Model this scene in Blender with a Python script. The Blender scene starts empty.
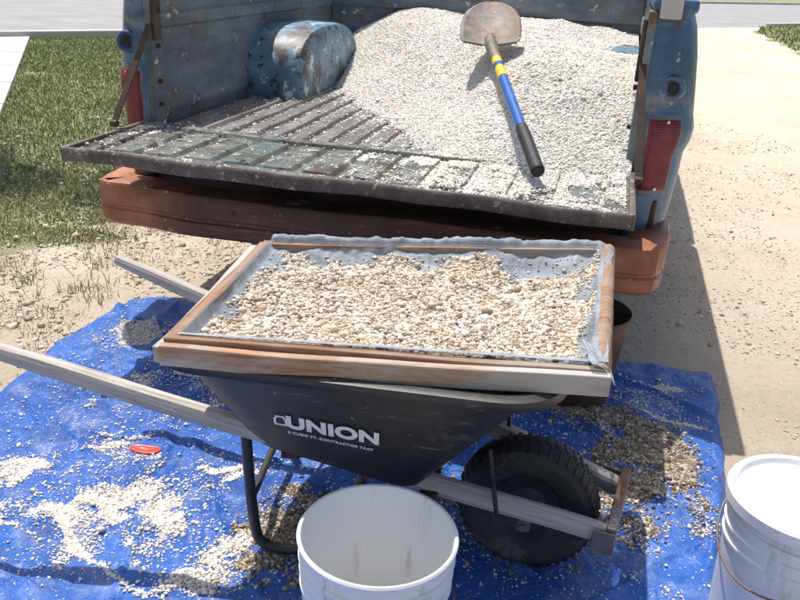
import bpy, math, numpy as np
from mathutils import Vector, Matrix
rng=np.random.default_rng(7)
S=bpy.context.scene
COL=S.collection
# ---------------------------------------------------------------- helpers
def link(o,parent=None,inv=True):
    COL.objects.link(o)
    if parent is not None:
        o.parent=parent
        if inv: o.matrix_parent_inverse=parent.matrix_basis.inverted()
    return o
def empty(name,loc=(0,0,0),rz=0):
    e=bpy.data.objects.new(name,None); e.location=loc; e.rotation_euler=(0,0,rz); e.empty_display_size=.1
    COL.objects.link(e); return e
def mesh(name,v,f,m=None,smooth=False,parent=None,inv=True,auto=None):
    me=bpy.data.meshes.new(name); me.from_pydata([tuple(map(float,a)) for a in v],[],[tuple(int(i) for i in a) for a in f]); me.update()
    if smooth: me.shade_smooth()
    if m: me.materials.append(m)
    o=bpy.data.objects.new(name,me); link(o,parent,inv)
    if auto is not None:
        me.shade_smooth()
        try: me.set_sharp_from_angle(angle=math.radians(auto))
        except Exception: pass
    return o
def npmesh(name,V,F,m,smooth=True,parent=None,inv=True):
    me=bpy.data.meshes.new(name); n=F.shape[1]
    me.vertices.add(len(V)); me.vertices.foreach_set("co",V.astype(np.float32).ravel())
    me.loops.add(F.size); me.loops.foreach_set("vertex_index",F.astype(np.int32).ravel())
    me.polygons.add(len(F)); me.polygons.foreach_set("loop_start",np.arange(0,F.size,n,dtype=np.int32))
    me.polygons.foreach_set("loop_total",np.full(len(F),n,dtype=np.int32))
    me.update(calc_edges=True); me.validate()
    if smooth: me.shade_smooth()
    me.materials.append(m)
    o=bpy.data.objects.new(name,me); return link(o,parent,inv)
def bevel(o,w,seg=2):
    b=o.modifiers.new("b","BEVEL"); b.width=w; b.segments=seg; b.limit_method='ANGLE'; return o
def box(name,lo,hi,m,parent=None,bev=0.0,inv=False,taper=None):
    x0,y0,z0=lo;x1,y1,z1=hi
    v=[(x0,y0,z0),(x1,y0,z0),(x1,y1,z0),(x0,y1,z0),(x0,y0,z1),(x1,y0,z1),(x1,y1,z1),(x0,y1,z1)]
    f=[(3,2,1,0),(4,5,6,7),(0,1,5,4),(1,2,6,5),(2,3,7,6),(3,0,4,7)]
    o=mesh(name,v,f,m,parent=parent,inv=inv)
    if bev: bevel(o,bev)
    return o
def beam(name,p0,p1,w,h,m,parent=None,bev=.004,up=(0,0,1),inv=True,seg=14,wob=.0015,taper=None,bow=0.):
    """board from p0 to p1; local x along length so wood grain follows it"""
    p0=Vector(p0);p1=Vector(p1);X=(p1-p0);L=X.length;X.normalize()
    Y=Vector(up).cross(X).normalized(); Z=X.cross(Y)
    v=[];f=[]
    ph=rng.uniform(0,6,4)
    for i in range(seg+1):
        t=i/seg; x=t*L
        k=taper(t) if taper else 1
        dy=wob*1.5*math.sin(t*5+ph[0])+wob*.6*math.sin(t*17+ph[1]); dz=wob*1.5*math.sin(t*4+ph[2])+wob*.6*math.sin(t*15+ph[3])-bow*math.sin(math.pi*min(t*1.6,1))
        for (a,b) in ((-1,-1),(1,-1),(1,1),(-1,1)):
            v.append((x,a*w/2*k+dy,b*h/2*k+dz))
        if i:
            q=4*(i-1)
            for j in range(4):
                f.append((q+j,q+(j+1)%4,q+4+(j+1)%4,q+4+j))
    f.append((3,2,1,0)); q=4*seg; f.append((q,q+1,q+2,q+3))
    me=bpy.data.meshes.new(name); me.from_pydata(v,[],[t[::-1] for t in f]); me.update(); me.materials.append(m)
    o=bpy.data.objects.new(name,me)
    M=Matrix(((X.x,Y.x,Z.x,p0.x),(X.y,Y.y,Z.y,p0.y),(X.z,Y.z,Z.z,p0.z),(0,0,0,1)))
    o.matrix_basis=M
    COL.objects.link(o)
    if parent is not None:
        o.parent=parent
        if inv: o.matrix_parent_inverse=parent.matrix_basis.inverted()
    if bev: bevel(o,bev)
    return o
def tube(name,pts,r,m,parent=None,inv=True,cyc=False,seg=12,smooth_pts=False,radii=None):
    P=[Vector(p) for p in pts]
    if smooth_pts:
        Q=[]
        n=len(P)
        for i in range(n-1):
            a=P[max(i-1,0)];b=P[i];c=P[i+1];d=P[min(i+2,n-1)]
            for k in range(8):
                t=k/8
                Q.append(.5*((2*b)+(c-a)*t+(2*a-5*b+4*c-d)*t*t+(3*b-a-3*c+d)*t**3))
        Q.append(P[-1]); P=Q
    v=[];f=[];n=len(P); prev=None
    for i,p in enumerate(P):
        if cyc: T=(P[(i+1)%n]-P[i-1])
        else: T=(P[min(i+1,n-1)]-P[max(i-1,0)])
        T.normalize()
        if prev is None:
            A=T.orthogonal().normalized()
        else:
            A=(prev-T*prev.dot(T)).normalized()
        prev=A; B=T.cross(A)
        rr=radii[min(int(i*len(radii)/n),len(radii)-1)] if radii else r
        for j in range(seg):
            a=2*math.pi*j/seg
            v.append(p+rr*(A*math.cos(a)+B*math.sin(a)))
    for i in range(n if cyc else n-1):
        for j in range(seg):
            a=i*seg+j;b=i*seg+(j+1)%seg;c=((i+1)%n)*seg+(j+1)%seg;d=((i+1)%n)*seg+j
            f.append((a,b,c,d))
    if not cyc:
        f.append(tuple(range(seg))[::-1]); f.append(tuple(range((n-1)*seg,n*seg)))
    return mesh(name,v,f,m,parent=parent,inv=inv,auto=50)
def revolve(name,prof,m,M=Matrix(),seg=64,parent=None,inv=True,close=False,auto=35):
    v=[];f=[];n=len(prof)
    for j in range(seg):
        a=2*math.pi*j/seg
        for (r,z) in prof:
            v.append(M@Vector((r*math.cos(a),r*math.sin(a),z)))
    for j in range(seg):
        k=(j+1)%seg
        for i in range(n-1 if not close else n):
            i2=(i+1)%n
            f.append((j*n+i,k*n+i,k*n+i2,j*n+i2))
    return mesh(name,v,f,m,parent=parent,inv=inv,auto=auto)
def _h(ix,iy,s):
    n=(ix*374761393+iy*668265263+s*974634777)&0xffffffff
    n=((n^(n>>13))*1274126177)&0xffffffff
    return ((n^(n>>16))&0xffff)/65535.0
def vn(x,y,s=0):
    x=np.asarray(x,float);y=np.asarray(y,float)
    ix=np.floor(x).astype(np.int64);iy=np.floor(y).astype(np.int64);fx=x-ix;fy=y-iy
    fx=fx*fx*(3-2*fx);fy=fy*fy*(3-2*fy)
    return (_h(ix,iy,s)*(1-fx)+_h(ix+1,iy,s)*fx)*(1-fy)+(_h(ix,iy+1,s)*(1-fx)+_h(ix+1,iy+1,s)*fx)*fy
def fbm(x,y,o=4,s=0):
    r=0;a=.5;t=0
    for i in range(o):
        r=r+a*vn(x*2**i+17.3*i,y*2**i-9.1*i,s+i);t+=a;a*=.55
    return r/t
def smin(a,b,k):
    h=np.clip(.5+.5*(b-a)/k,0,1); return b*(1-h)+a*h-k*h*(1-h)
def sstep(a,b,x):
    t=np.clip((x-a)/(b-a),0,1); return t*t*(3-2*t)
# ---------------------------------------------------------------- materials
def new(name):
    m=bpy.data.materials.new(name); m.use_nodes=True
    nt=m.node_tree; return m,nt,nt.nodes["Principled BSDF"]
def ramp(nt,stops,inp,const=False):
    r=nt.nodes.new("ShaderNodeValToRGB"); e=r.color_ramp.elements
    while len(e)<len(stops): e.new(.5)
    for i,(p,c) in enumerate(stops):
        e[i].position=p; e[i].color=(*c,1) if len(c)==3 else c
    if const: r.color_ramp.interpolation='CONSTANT'
    nt.links.new(inp,r.inputs[0]); return r
def noise(nt,scale,detail=6,rough=.6,stretch=None,coord='Object',dist=0.):
    tc=nt.nodes.new("ShaderNodeTexCoord"); out=tc.outputs[coord]
    if stretch:
        mp=nt.nodes.new("ShaderNodeMapping"); mp.inputs['Scale'].default_value=stretch
        nt.links.new(out,mp.inputs[0]); out=mp.outputs[0]
    n=nt.nodes.new("ShaderNodeTexNoise"); n.inputs['Scale'].default_value=scale
    n.inputs['Detail'].default_value=detail; n.inputs['Roughness'].default_value=rough; n.inputs['Distortion'].default_value=dist
    nt.links.new(out,n.inputs['Vector']); return n
def mixc(nt,fac,a,b):
    x=nt.nodes.new("ShaderNodeMix"); x.data_type='RGBA'
    if isinstance(fac,float): x.inputs[0].default_value=fac
    else: nt.links.new(fac,x.inputs[0])
    for i,s in ((6,a),(7,b)):
        if isinstance(s,tuple): x.inputs[i].default_value=(*s,1)
        else: nt.links.new(s,x.inputs[i])
    return x.outputs[2]
BW=lambda lo,hi:[(lo,(0,0,0)),(hi,(1,1,1))]
def mat(name,stops,scale=5,rough=.6,metal=0,bump=.0,bscale=None,stretch=None,overs=(),detail=6,dist=0.,rvar=0.):
    """stops: noise ramp; overs: (colour, scale, lo, hi[, stretch]) extra layers"""
    m,nt,b=new(name)
    n=noise(nt,scale,detail,.62,stretch,dist=dist)
    c=ramp(nt,stops,n.outputs[0]).outputs[0]
    for ov in overs:
        col,sc,lo,hi=ov[:4]; st=ov[4] if len(ov)>4 else None
        k=noise(nt,sc,8,.68,st,dist=.3)
        k2=ramp(nt,BW(lo,hi),k.outputs[0]).outputs[0]
        c=mixc(nt,k2,c,col)
    nt.links.new(c,b.inputs['Base Color'])
    b.inputs['Roughness'].default_value=rough; b.inputs['Metallic'].default_value=metal
    if rvar:
        rr=nt.nodes.new("ShaderNodeMapRange"); rr.inputs['To Min'].default_value=rough-rvar; rr.inputs['To Max'].default_value=rough+rvar
        nt.links.new(noise(nt,scale*2.3).outputs[0],rr.inputs[0]); nt.links.new(rr.outputs[0],b.inputs['Roughness'])
    if bump:
        bn=nt.nodes.new("ShaderNodeBump"); bn.inputs['Strength'].default_value=1; bn.inputs['Distance'].default_value=bump
        nn=noise(nt,bscale or scale*4,8,.65,stretch)
        nt.links.new(nn.outputs[0],bn.inputs['Height']); nt.links.new(bn.outputs[0],b.inputs['Normal'])
    return m
def island(name,stops,rough=.8,patchy=None):
    m,nt,b=new(name)
    g=nt.nodes.new("ShaderNodeNewGeometry")
    c=ramp(nt,stops,g.outputs['Random Per Island']).outputs[0]
    if patchy:
        n=noise(nt,patchy[1],5); q=patchy[2]; c=mixc(nt,ramp(nt,[(.42,(0,0,0)),(.68,(q,q,q))],n.outputs[0]).outputs[0],c,patchy[0])
    nt.links.new(c,b.inputs['Base Color']); b.inputs['Roughness'].default_value=rough
    b.inputs['Specular IOR Level'].default_value=.3
    return m
M_stone=island("washed_gravel",[(0,(.36,.30,.23)),(.08,(.58,.52,.44)),(.3,(.74,.70,.62)),(.7,(.85,.82,.76)),(.93,(.90,.88,.84)),(1,(.5,.4,.3))],patchy=((.72,.63,.52),2.2,.6))
M_sieve=island("sieved_gravel",[(0,(.18,.13,.09)),(.10,(.34,.26,.18)),(.3,(.52,.43,.33)),(.55,(.67,.59,.48)),(.8,(.79,.73,.63)),(.93,(.86,.82,.76)),(1,(.40,.24,.15))],patchy=((.60,.47,.31),9,.45))
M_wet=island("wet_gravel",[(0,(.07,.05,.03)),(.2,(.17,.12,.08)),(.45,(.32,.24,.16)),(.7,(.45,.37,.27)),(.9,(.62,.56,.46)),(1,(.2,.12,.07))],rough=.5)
M_drvst=island("drive_pebbles",[(0,(.32,.26,.19)),(.25,(.52,.43,.33)),(.6,(.66,.57,.46)),(1,(.80,.74,.64))])
M_grass=island("grass_blades",[(0,(.12,.17,.05)),(.3,(.19,.25,.085)),(.6,(.26,.31,.12)),(.85,(.36,.38,.18)),(1,(.54,.49,.31))],rough=.6)
M_dry=island("dry_grass",[(0,(.14,.17,.05)),(.3,(.28,.28,.12)),(.6,(.45,.40,.23)),(1,(.62,.54,.37))],rough=.7)
M_leaf=island("leaves",[(0,(.03,.06,.012)),(.5,(.06,.1,.02)),(1,(.11,.15,.04))],rough=.5)
def gravel_bulk(name,c0,c1,c2,sc=150,bd=.005):
    m,nt,b=new(name)
    tc=nt.nodes.new("ShaderNodeTexCoord")
    v=nt.nodes.new("ShaderNodeTexVoronoi"); v.inputs['Scale'].default_value=sc; nt.links.new(tc.outputs['Object'],v.inputs['Vector'])
    sp=nt.nodes.new("ShaderNodeSeparateColor"); nt.links.new(v.outputs['Color'],sp.inputs[0])
    c=ramp(nt,[(0,c0),(.5,c1),(1,c2)],sp.outputs[0]).outputs[0]
    nt.links.new(c,b.inputs['Base Color']); b.inputs['Roughness'].default_value=.9
    bn=nt.nodes.new("ShaderNodeBump"); bn.invert=True; bn.inputs['Distance'].default_value=bd
    nt.links.new(v.outputs['Distance'],bn.inputs['Height']); nt.links.new(bn.outputs[0],b.inputs['Normal'])
    return m
M_bulk=gravel_bulk("gravel_bulk",(.52,.46,.38),(.74,.69,.61),(.84,.81,.74))
M_wbulk=gravel_bulk("sieve_bulk",(.22,.16,.1),(.45,.36,.26),(.62,.54,.42))
def drive_mat():
    m,nt,b=new("sandy_drive")
    n1=noise(nt,.7,8,.6); c=ramp(nt,[(.3,(.56,.45,.33)),(.5,(.70,.58,.44)),(.7,(.76,.66,.53))],n1.outputs[0]).outputs[0]
    n5=noise(nt,5,6,.7); c=mixc(nt,ramp(nt,[(.5,(0,0,0)),(.75,(.6,.6,.6))],n5.outputs[0]).outputs[0],c,(.52,.42,.31))
    n2=noise(nt,45,4,.7); c=mixc(nt,ramp(nt,BW(.52,.78),n2.outputs[0]).outputs[0],c,(.42,.34,.25))
    n3=noise(nt,120,2,.7); c=mixc(nt,ramp(nt,BW(.6,.72),n3.outputs[0]).outputs[0],c,(.82,.76,.66))
    nt.links.new(c,b.inputs['Base Color']); b.inputs['Roughness'].default_value=.95
    bn=nt.nodes.new("ShaderNodeBump"); bn.inputs['Distance'].default_value=.012
    n4=noise(nt,50,9,.85); nt.links.new(n4.outputs[0],bn.inputs['Height']); nt.links.new(bn.outputs[0],b.inputs['Normal'])
    return m
M_drive=drive_mat()
M_ground=mat("lawn_soil",[(.3,(.16,.18,.07)),(.5,(.24,.25,.11)),(.7,(.36,.33,.19))],3,.95,bump=.02,bscale=40,overs=[((.46,.38,.27),14,.5,.7)])
M_asph=mat("asphalt",[(.3,(.27,.265,.26)),(.7,(.36,.35,.34))],1.2,.9,bump=.004,bscale=120,overs=[((.14,.14,.14),8,.62,.7,(1,6,1))])
M_conc=mat("concrete",[(.3,(.45,.43,.40)),(.7,(.58,.56,.52))],2,.9,bump=.003,bscale=80)
# truck paints
M_blue=mat("weathered_blue_paint",[(.3,(.025,.07,.15)),(.5,(.05,.13,.25)),(.72,(.11,.23,.36))],4,.34,.1,bump=.001,overs=[((.10,.06,.045),7,.57,.64),((.42,.48,.52),22,.63,.68),((.22,.25,.27),3,.55,.72,(1,1,3))],rvar=.12)
M_inner=mat("worn_bed_paint",[(.3,(.055,.075,.09)),(.5,(.13,.16,.18)),(.7,(.24,.28,.29))],3,.58,.15,bump=.0015,stretch=(1,.5,2),overs=[((.15,.085,.05),7,.55,.66),((.48,.52,.54),14,.61,.66),((.03,.03,.03),18,.62,.68)])
M_well=mat("chipped_teal_paint",[(.3,(.06,.12,.17)),(.5,(.12,.22,.30)),(.7,(.24,.36,.43))],5,.5,.1,bump=.002,overs=[((.55,.62,.65),13,.58,.63),((.09,.065,.055),7,.52,.60),((.03,.03,.035),22,.58,.63)])
M_floor=mat("scuffed_bed_steel",[(.3,(.10,.09,.088)),(.55,(.21,.19,.185)),(.75,(.36,.33,.31))],6,.5,.35,bump=.001,stretch=(3,.6,3),overs=[((.14,.08,.05),8,.55,.7),((.55,.52,.47),30,.6,.7)])
M_gate=mat("tailgate_paint",[(.3,(.085,.09,.07)),(.5,(.19,.20,.165)),(.7,(.34,.34,.30))],4,.36,.25,bump=.001,stretch=(.6,2,1),overs=[((.10,.06,.035),6,.50,.60),((.60,.60,.56),24,.58,.64),((.11,.17,.18),5,.57,.66),((.03,.022,.02),22,.58,.64)])
M_gedge=mat("tailgate_edge",[(.3,(.06,.045,.04)),(.6,(.17,.13,.11)),(.8,(.35,.31,.28))],14,.55,.3,bump=.001,overs=[((.5,.47,.43),40,.58,.66)])
def rust_mat():
    m,nt,b=new("rusty_bumper")
    n=noise(nt,4,8,.65); c=ramp(nt,[(.3,(.14,.045,.025)),(.5,(.36,.13,.065)),(.7,(.55,.25,.14))],n.outputs[0]).outputs[0]
    # tailgate shade painted in as a darker middle; bright orange rust at the ends
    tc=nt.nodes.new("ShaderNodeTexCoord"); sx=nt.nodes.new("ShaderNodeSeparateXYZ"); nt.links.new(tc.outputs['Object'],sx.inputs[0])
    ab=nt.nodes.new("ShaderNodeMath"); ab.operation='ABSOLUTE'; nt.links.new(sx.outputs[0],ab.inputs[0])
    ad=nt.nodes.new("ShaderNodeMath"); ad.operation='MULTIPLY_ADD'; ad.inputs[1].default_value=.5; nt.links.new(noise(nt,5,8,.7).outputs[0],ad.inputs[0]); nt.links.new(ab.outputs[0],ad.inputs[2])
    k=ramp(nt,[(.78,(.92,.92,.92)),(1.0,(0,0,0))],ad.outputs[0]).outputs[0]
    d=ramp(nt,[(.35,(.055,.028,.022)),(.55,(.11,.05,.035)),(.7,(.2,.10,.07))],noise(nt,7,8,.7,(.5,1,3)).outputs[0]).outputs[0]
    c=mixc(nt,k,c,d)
    for col,sc,lo,hi in (((.72,.66,.6),7,.60,.66),((.62,.57,.52),45,.64,.70)):
        c=mixc(nt,ramp(nt,BW(lo,hi),noise(nt,sc,8,.7).outputs[0]).outputs[0],c,col)
    nt.links.new(c,b.inputs['Base Color']); b.inputs['Roughness'].default_value=.5; b.inputs['Metallic'].default_value=.2
    bn=nt.nodes.new("ShaderNodeBump"); bn.inputs['Distance'].default_value=.0015; nt.links.new(noise(nt,25,8,.7).outputs[0],bn.inputs['Height']); nt.links.new(bn.outputs[0],b.inputs['Normal'])
    return m
M_rust=rust_mat()
M_drust=mat("dark_rusty_steel",[(.3,(.025,.02,.018)),(.6,(.09,.05,.035)),(.8,(.16,.09,.06))],12,.6,.4,bump=.001)
M_pail=mat("tarnished_pail",[(.3,(.06,.04,.03)),(.6,(.16,.10,.07)),(.8,(.28,.22,.18))],8,.55,.4,bump=.001)
M_black=mat("black_underbody",[(.3,(.012,.012,.012)),(.7,(.04,.035,.03))],6,.8)
M_rubber=mat("tire_rubber",[(.3,(.022,.022,.023)),(.7,(.055,.052,.05))],10,.7,bump=.001,overs=[((.24,.21,.17),9,.54,.78),((.4,.36,.3),50,.66,.72)])
M_poly=mat("black_poly_tray",[(.3,(.018,.018,.018)),(.7,(.042,.041,.040))],5,.46,bump=.0004,bscale=60,overs=[((.15,.14,.125),6,.56,.8),((.45,.42,.38),55,.66,.72),((.13,.125,.12),9,.6,.68,(1,1,12)),((.3,.27,.23),2.6,.66,.8)],rvar=.08)
M_steel=mat("black_steel_tube",[(.3,(.03,.032,.035)),(.7,(.08,.08,.08))],10,.42,.3,overs=[((.14,.07,.04),14,.6,.68)])
M_galv=mat("rusty_grey_steel",[(.3,(.13,.12,.115)),(.7,(.28,.26,.25))],14,.5,.5,overs=[((.22,.11,.06),9,.48,.6)])
M_red,nt,b=new("tail_light_lens"); b.inputs['Roughness'].default_value=.3
n=noise(nt,16,6); nt.links.new(ramp(nt,[(.35,(.13,.008,.016)),(.7,(.26,.03,.045))],n.outputs[0]).outputs[0],b.inputs['Base Color'])
w_=nt.nodes.new("ShaderNodeTexWave"); w_.inputs['Scale'].default_value=40; w_.bands_direction='Z'; tc=nt.nodes.new("ShaderNodeTexCoord"); nt.links.new(tc.outputs['Object'],w_.inputs[0])
bn=nt.nodes.new("ShaderNodeBump"); bn.inputs['Distance'].default_value=.0006; nt.links.new(w_.outputs[1],bn.inputs['Height']); nt.links.new(bn.outputs[0],b.inputs['Normal'])
M_glass,nt,b=new("dark_glass"); b.inputs['Base Color'].default_value=(.03,.04,.045,1); b.inputs['Roughness'].default_value=.05
M_white=mat("white_plastic",[(.3,(.78,.79,.80)),(.7,(.84,.85,.85))],3,.36,overs=[((.62,.60,.55),7,.60,.85),((.5,.46,.4),40,.68,.74),((.6,.58,.54),5,.6,.7,(4,4,.4))])
M_letter=mat("white_lettering",[(.3,(.75,.75,.75)),(.7,(.85,.85,.85))],30,.5,overs=[((.2,.2,.2),60,.64,.7)])
M_redp=mat("red_plastic",[(.3,(.62,.04,.02)),(.7,(.78,.09,.05))],20,.4)
M_chrome=mat("dull_chrome",[(.3,(.4,.42,.45)),(.7,(.6,.6,.6))],20,.25,.9)
def wood(name,a,b_,c_,gray=None,rough=.75):
    ov=[]
    if gray: ov.append((gray,2.2,.44,.58,(1,3,3)))
    ov.append((tuple(x*.4 for x in a),6,.60,.70,(.7,16,16)))
    ov.append((tuple(x*.3 for x in a),5,.70,.74))
    return mat(name,[(.3,a),(.5,b_),(.7,c_)],9,rough,bump=.0014,bscale=14,stretch=(.5,14,14),overs=ov)
M_woodb=wood("brown_lumber",(.15,.07,.035),(.28,.14,.075),(.43,.26,.16),gray=(.34,.27,.21))
M_woodf=wood("front_lumber",(.24,.11,.05),(.38,.20,.11),(.54,.35,.22),gray=(.47,.43,.38))
M_woodg=wood("grey_weathered_wood",(.29,.25,.21),(.47,.42,.37),(.63,.58,.52))
def tarp_mat():
    m,nt,b=new("blue_poly_tarp")
    n=noise(nt,2.5,8,.65); c=ramp(nt,[(.3,(.016,.085,.37)),(.55,(.032,.14,.52)),(.75,(.06,.21,.64))],n.outputs[0]).outputs[0]
    n2=noise(nt,9,9,.72); c=mixc(nt,ramp(nt,[(.52,(0,0,0)),(.8,(.65,.65,.65))],n2.outputs[0]).outputs[0],c,(.47,.50,.53))
    n5=noise(nt,1.6,7,.65); c=mixc(nt,ramp(nt,[(.55,(0,0,0)),(.68,(.6,.6,.6))],n5.outputs[0]).outputs[0],c,(.012,.05,.22))
    n4=noise(nt,70,4,.7); c=mixc(nt,ramp(nt,[(.63,(0,0,0)),(.69,(.8,.8,.8))],n4.outputs[0]).outputs[0],c,(.6,.58,.54))
    nt.links.new(c,b.inputs['Base Color']); b.inputs['Specular IOR Level'].default_value=.5
    rr=nt.nodes.new("ShaderNodeMapRange"); rr.inputs['From Min'].default_value=.4; rr.inputs['From Max'].default_value=.65; rr.inputs['To Min'].default_value=.45; rr.inputs['To Max'].default_value=.22
    nt.links.new(n5.outputs[0],rr.inputs[0]); nt.links.new(rr.outputs[0],b.inputs['Roughness'])
    tc=nt.nodes.new("ShaderNodeTexCoord"); ck=nt.nodes.new("ShaderNodeTexChecker"); ck.inputs['Scale'].default_value=330; nt.links.new(tc.outputs['Object'],ck.inputs[0])
    n3=noise(nt,10,7,.6,dist=1.6)
    b1=nt.nodes.new("ShaderNodeBump"); b1.inputs['Distance'].default_value=.022; nt.links.new(n3.outputs[0],b1.inputs['Height'])
    b2=nt.nodes.new("ShaderNodeBump"); b2.inputs['Distance'].default_value=.0004; nt.links.new(ck.outputs[1],b2.inputs['Height']); nt.links.new(b1.outputs[0],b2.inputs['Normal'])
    nt.links.new(b2.outputs[0],b.inputs['Normal'])
    return m
M_tarp=tarp_mat()
def screen_mat():
    m,nt,b=new("fibreglass_screen")
    n=noise(nt,7,7,.65,(1,2.5,1)); c=ramp(nt,[(.35,(.30,.35,.41)),(.6,(.50,.55,.61)),(.75,(.68,.7,.72))],n.outputs[0]).outputs[0]
    nt.links.new(c,b.inputs['Base Color'])
    b.inputs['Roughness'].default_value=.6; b.inputs['Specular IOR Level'].default_value=.4
    tc=nt.nodes.new("ShaderNodeTexCoord"); ck=nt.nodes.new("ShaderNodeTexChecker"); ck.inputs['Scale'].default_value=420; nt.links.new(tc.outputs['Object'],ck.inputs[0])
    bb=nt.nodes.new("ShaderNodeBump"); bb.inputs['Distance'].default_value=.0006; nt.links.new(ck.outputs[1],bb.inputs['Height']); nt.links.new(bb.outputs[0],b.inputs['Normal'])
    tr=nt.nodes.new("ShaderNodeBsdfTransparent"); mx=nt.nodes.new("ShaderNodeMixShader")
    # woven threads: opaque strands with open gaps between them
    def wv(d):
        w=nt.nodes.new("ShaderNodeTexWave"); w.bands_direction=d; w.inputs['Scale'].default_value=100; w.inputs['Distortion'].default_value=.6; w.inputs['Detail Scale'].default_value=.02
        nt.links.new(tc.outputs['Object'],w.inputs[0]); return w.outputs[1]
    mxx=nt.nodes.new("ShaderNodeMath"); mxx.operation='MAXIMUM'; nt.links.new(wv('X'),mxx.inputs[0]); nt.links.new(wv('Y'),mxx.inputs[1])
    r1=ramp(nt,[(.3,(.25,.25,.25)),(.8,(.9,.9,.9))],mxx.outputs[0]).outputs[0]
    n=noise(nt,8,5,.6,(1,2,1)); r2=ramp(nt,[(.35,(.35,.35,.35)),(.7,(.85,.85,.85))],n.outputs[0]).outputs[0]
    r=mixc(nt,.5,r1,r2); nt.links.new(r,mx.inputs[0])
    nt.links.new(tr.outputs[0],mx.inputs[1]); nt.links.new(b.outputs[0],mx.inputs[2])
    nt.links.new(mx.outputs[0],nt.nodes["Material Output"].inputs[0]); return m
M_screen=screen_mat()
# ---------------------------------------------------------------- pebbles
ph=(1+5**.5)/2
ICO=np.array([(-1,ph,0),(1,ph,0),(-1,-ph,0),(1,-ph,0),(0,-1,ph),(0,1,ph),(0,-1,-ph),(0,1,-ph),(ph,0,-1),(ph,0,1),(-ph,0,-1),(-ph,0,1)])/math.sqrt(1+ph*ph)
ICF=np.array([(0,11,5),(0,5,1),(0,1,7),(0,7,10),(0,10,11),(1,5,9),(5,11,4),(11,10,2),(10,7,6),(7,1,8),(3,9,4),(3,4,2),(3,2,6),(3,6,8),(3,8,9),(4,9,5),(2,4,11),(6,2,10),(8,6,7),(9,8,1)])
def pebbles(name,P,size,m,parent=None,inv=True,flat=.65,var=.36):
    n=len(P)
    sz=np.broadcast_to(size,(n,))*rng.lognormal(0,var,n)*.5
    V=ICO[None]*(1+rng.normal(0,.13,(n,12,1)))
    sc=np.stack([rng.uniform(.85,1.3,n),rng.uniform(.75,1.05,n),rng.uniform(flat-.15,flat+.2,n)],1)
    V=V*sc[:,None,:]*sz[:,None,None]
    a=rng.uniform(0,2*math.pi,n);c,s=np.cos(a)[:,None],np.sin(a)[:,None]
    x=V[...,0]*c-V[...,1]*s;y=V[...,0]*s+V[...,1]*c;z=V[...,2]
    t=rng.normal(0,.45,n);c,s=np.cos(t)[:,None],np.sin(t)[:,None]
    y,z=y*c-z*s,y*s+z*c
    V=np.stack([x,y,z],-1)+P[:,None,:]
    V[...,2]+=(sz*.3)[:,None]
    F=(ICF[None]+(np.arange(n)*12)[:,None,None]).reshape(-1,3)
    return npmesh(name,V.reshape(-1,3),F,m,True,parent,inv)
# ================================================================ GROUND
def sheet(name,pts,z,m):
    return mesh(name,[(x,y,z) for x,y in pts],[tuple(range(len(pts)))],m)
sheet("ground",[(-250,-150),(250,-150),(250,350),(-250,350)],0,M_ground)
dl=[(-2.6,-3),(-2.5,.5),(-2.2,1.8),(-1.95,2.6),(-1.72,3.3),(-1.42,3.9),(-1.18,4.6),(-.85,5.6),(-.4,7.5),(.6,12),(1.4,17.1)]
dr=[(9.2,23.4),(8.2,21.0),(7.6,18),(6.6,14),(5.8,9),(5.2,4),(5,-3)]
def jit(pl,a):
    out=[]
    for p,q in zip(pl[:-1],pl[1:]):
        L=math.dist(p,q);k=max(1,int(L/.05))
        for i in range(k):
            t=i/k;x=p[0]+(q[0]-p[0])*t;y=p[1]+(q[1]-p[1])*t
            out.append((x+a*(float(fbm(x*4,y*4,5,5))-.5)*2,y))
    out.append(pl[-1]); return out
DL=jit(dl,.4)
sheet("gravel_drive",[*DL,*jit(dr,.35)],.004,M_drive)
rd=np.array([.777,.63]);rn=np.array([-.63,.777]);r0=np.array([-5.57,11.5])
def rp(a,b): return tuple(r0+rd*a+rn*b)
sheet("road",[rp(-80,0),rp(150,0),rp(150,9),rp(-80,9)],.008,M_asph)
def slab(name,a0,a1,b0,b1,z,m):
    v=[(*rp(a0,b0),z),(*rp(a1,b0),z),(*rp(a1,b1),z),(*rp(a0,b1),z)]
    v+=[(x,y,-.05) for x,y,_ in v]
    o=mesh(name,v,[(0,1,2,3),(4,5,1,0),(5,6,2,1),(6,7,3,2),(7,4,0,3)],m); bevel(o,.02); return o
slab("kerb",-60,8.0,-.15,.0,.10,M_conc); slab("kerb",19.3,140,-.15,.0,.10,M_conc); slab("kerb",-60,140,9.0,9.15,.1,M_conc)
sw=empty("sidewalk")
for i in range(9):
    y0=4.6+i*1.05-2; y1=y0+1.03
    xr=lambda y:-3.14-.39*(y-6.31)
    v=[(xr(y0),y0,.035),(xr(y1),y1,.035),(xr(y1)-1.4,y1,.035),(xr(y0)-1.4,y0,.035)]
    v+=[(a,b,-.03) for a,b,_ in v]
    if y0<3.4: continue
    bevel(mesh("slab",v,[(0,1,2,3),(4,5,1,0),(5,6,2,1),(6,7,3,2),(7,4,0,3)],M_conc,parent=sw),.008)
def dleft(y): 
    a=np.array(DL); return np.interp(y,a[:,1],a[:,0])
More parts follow.
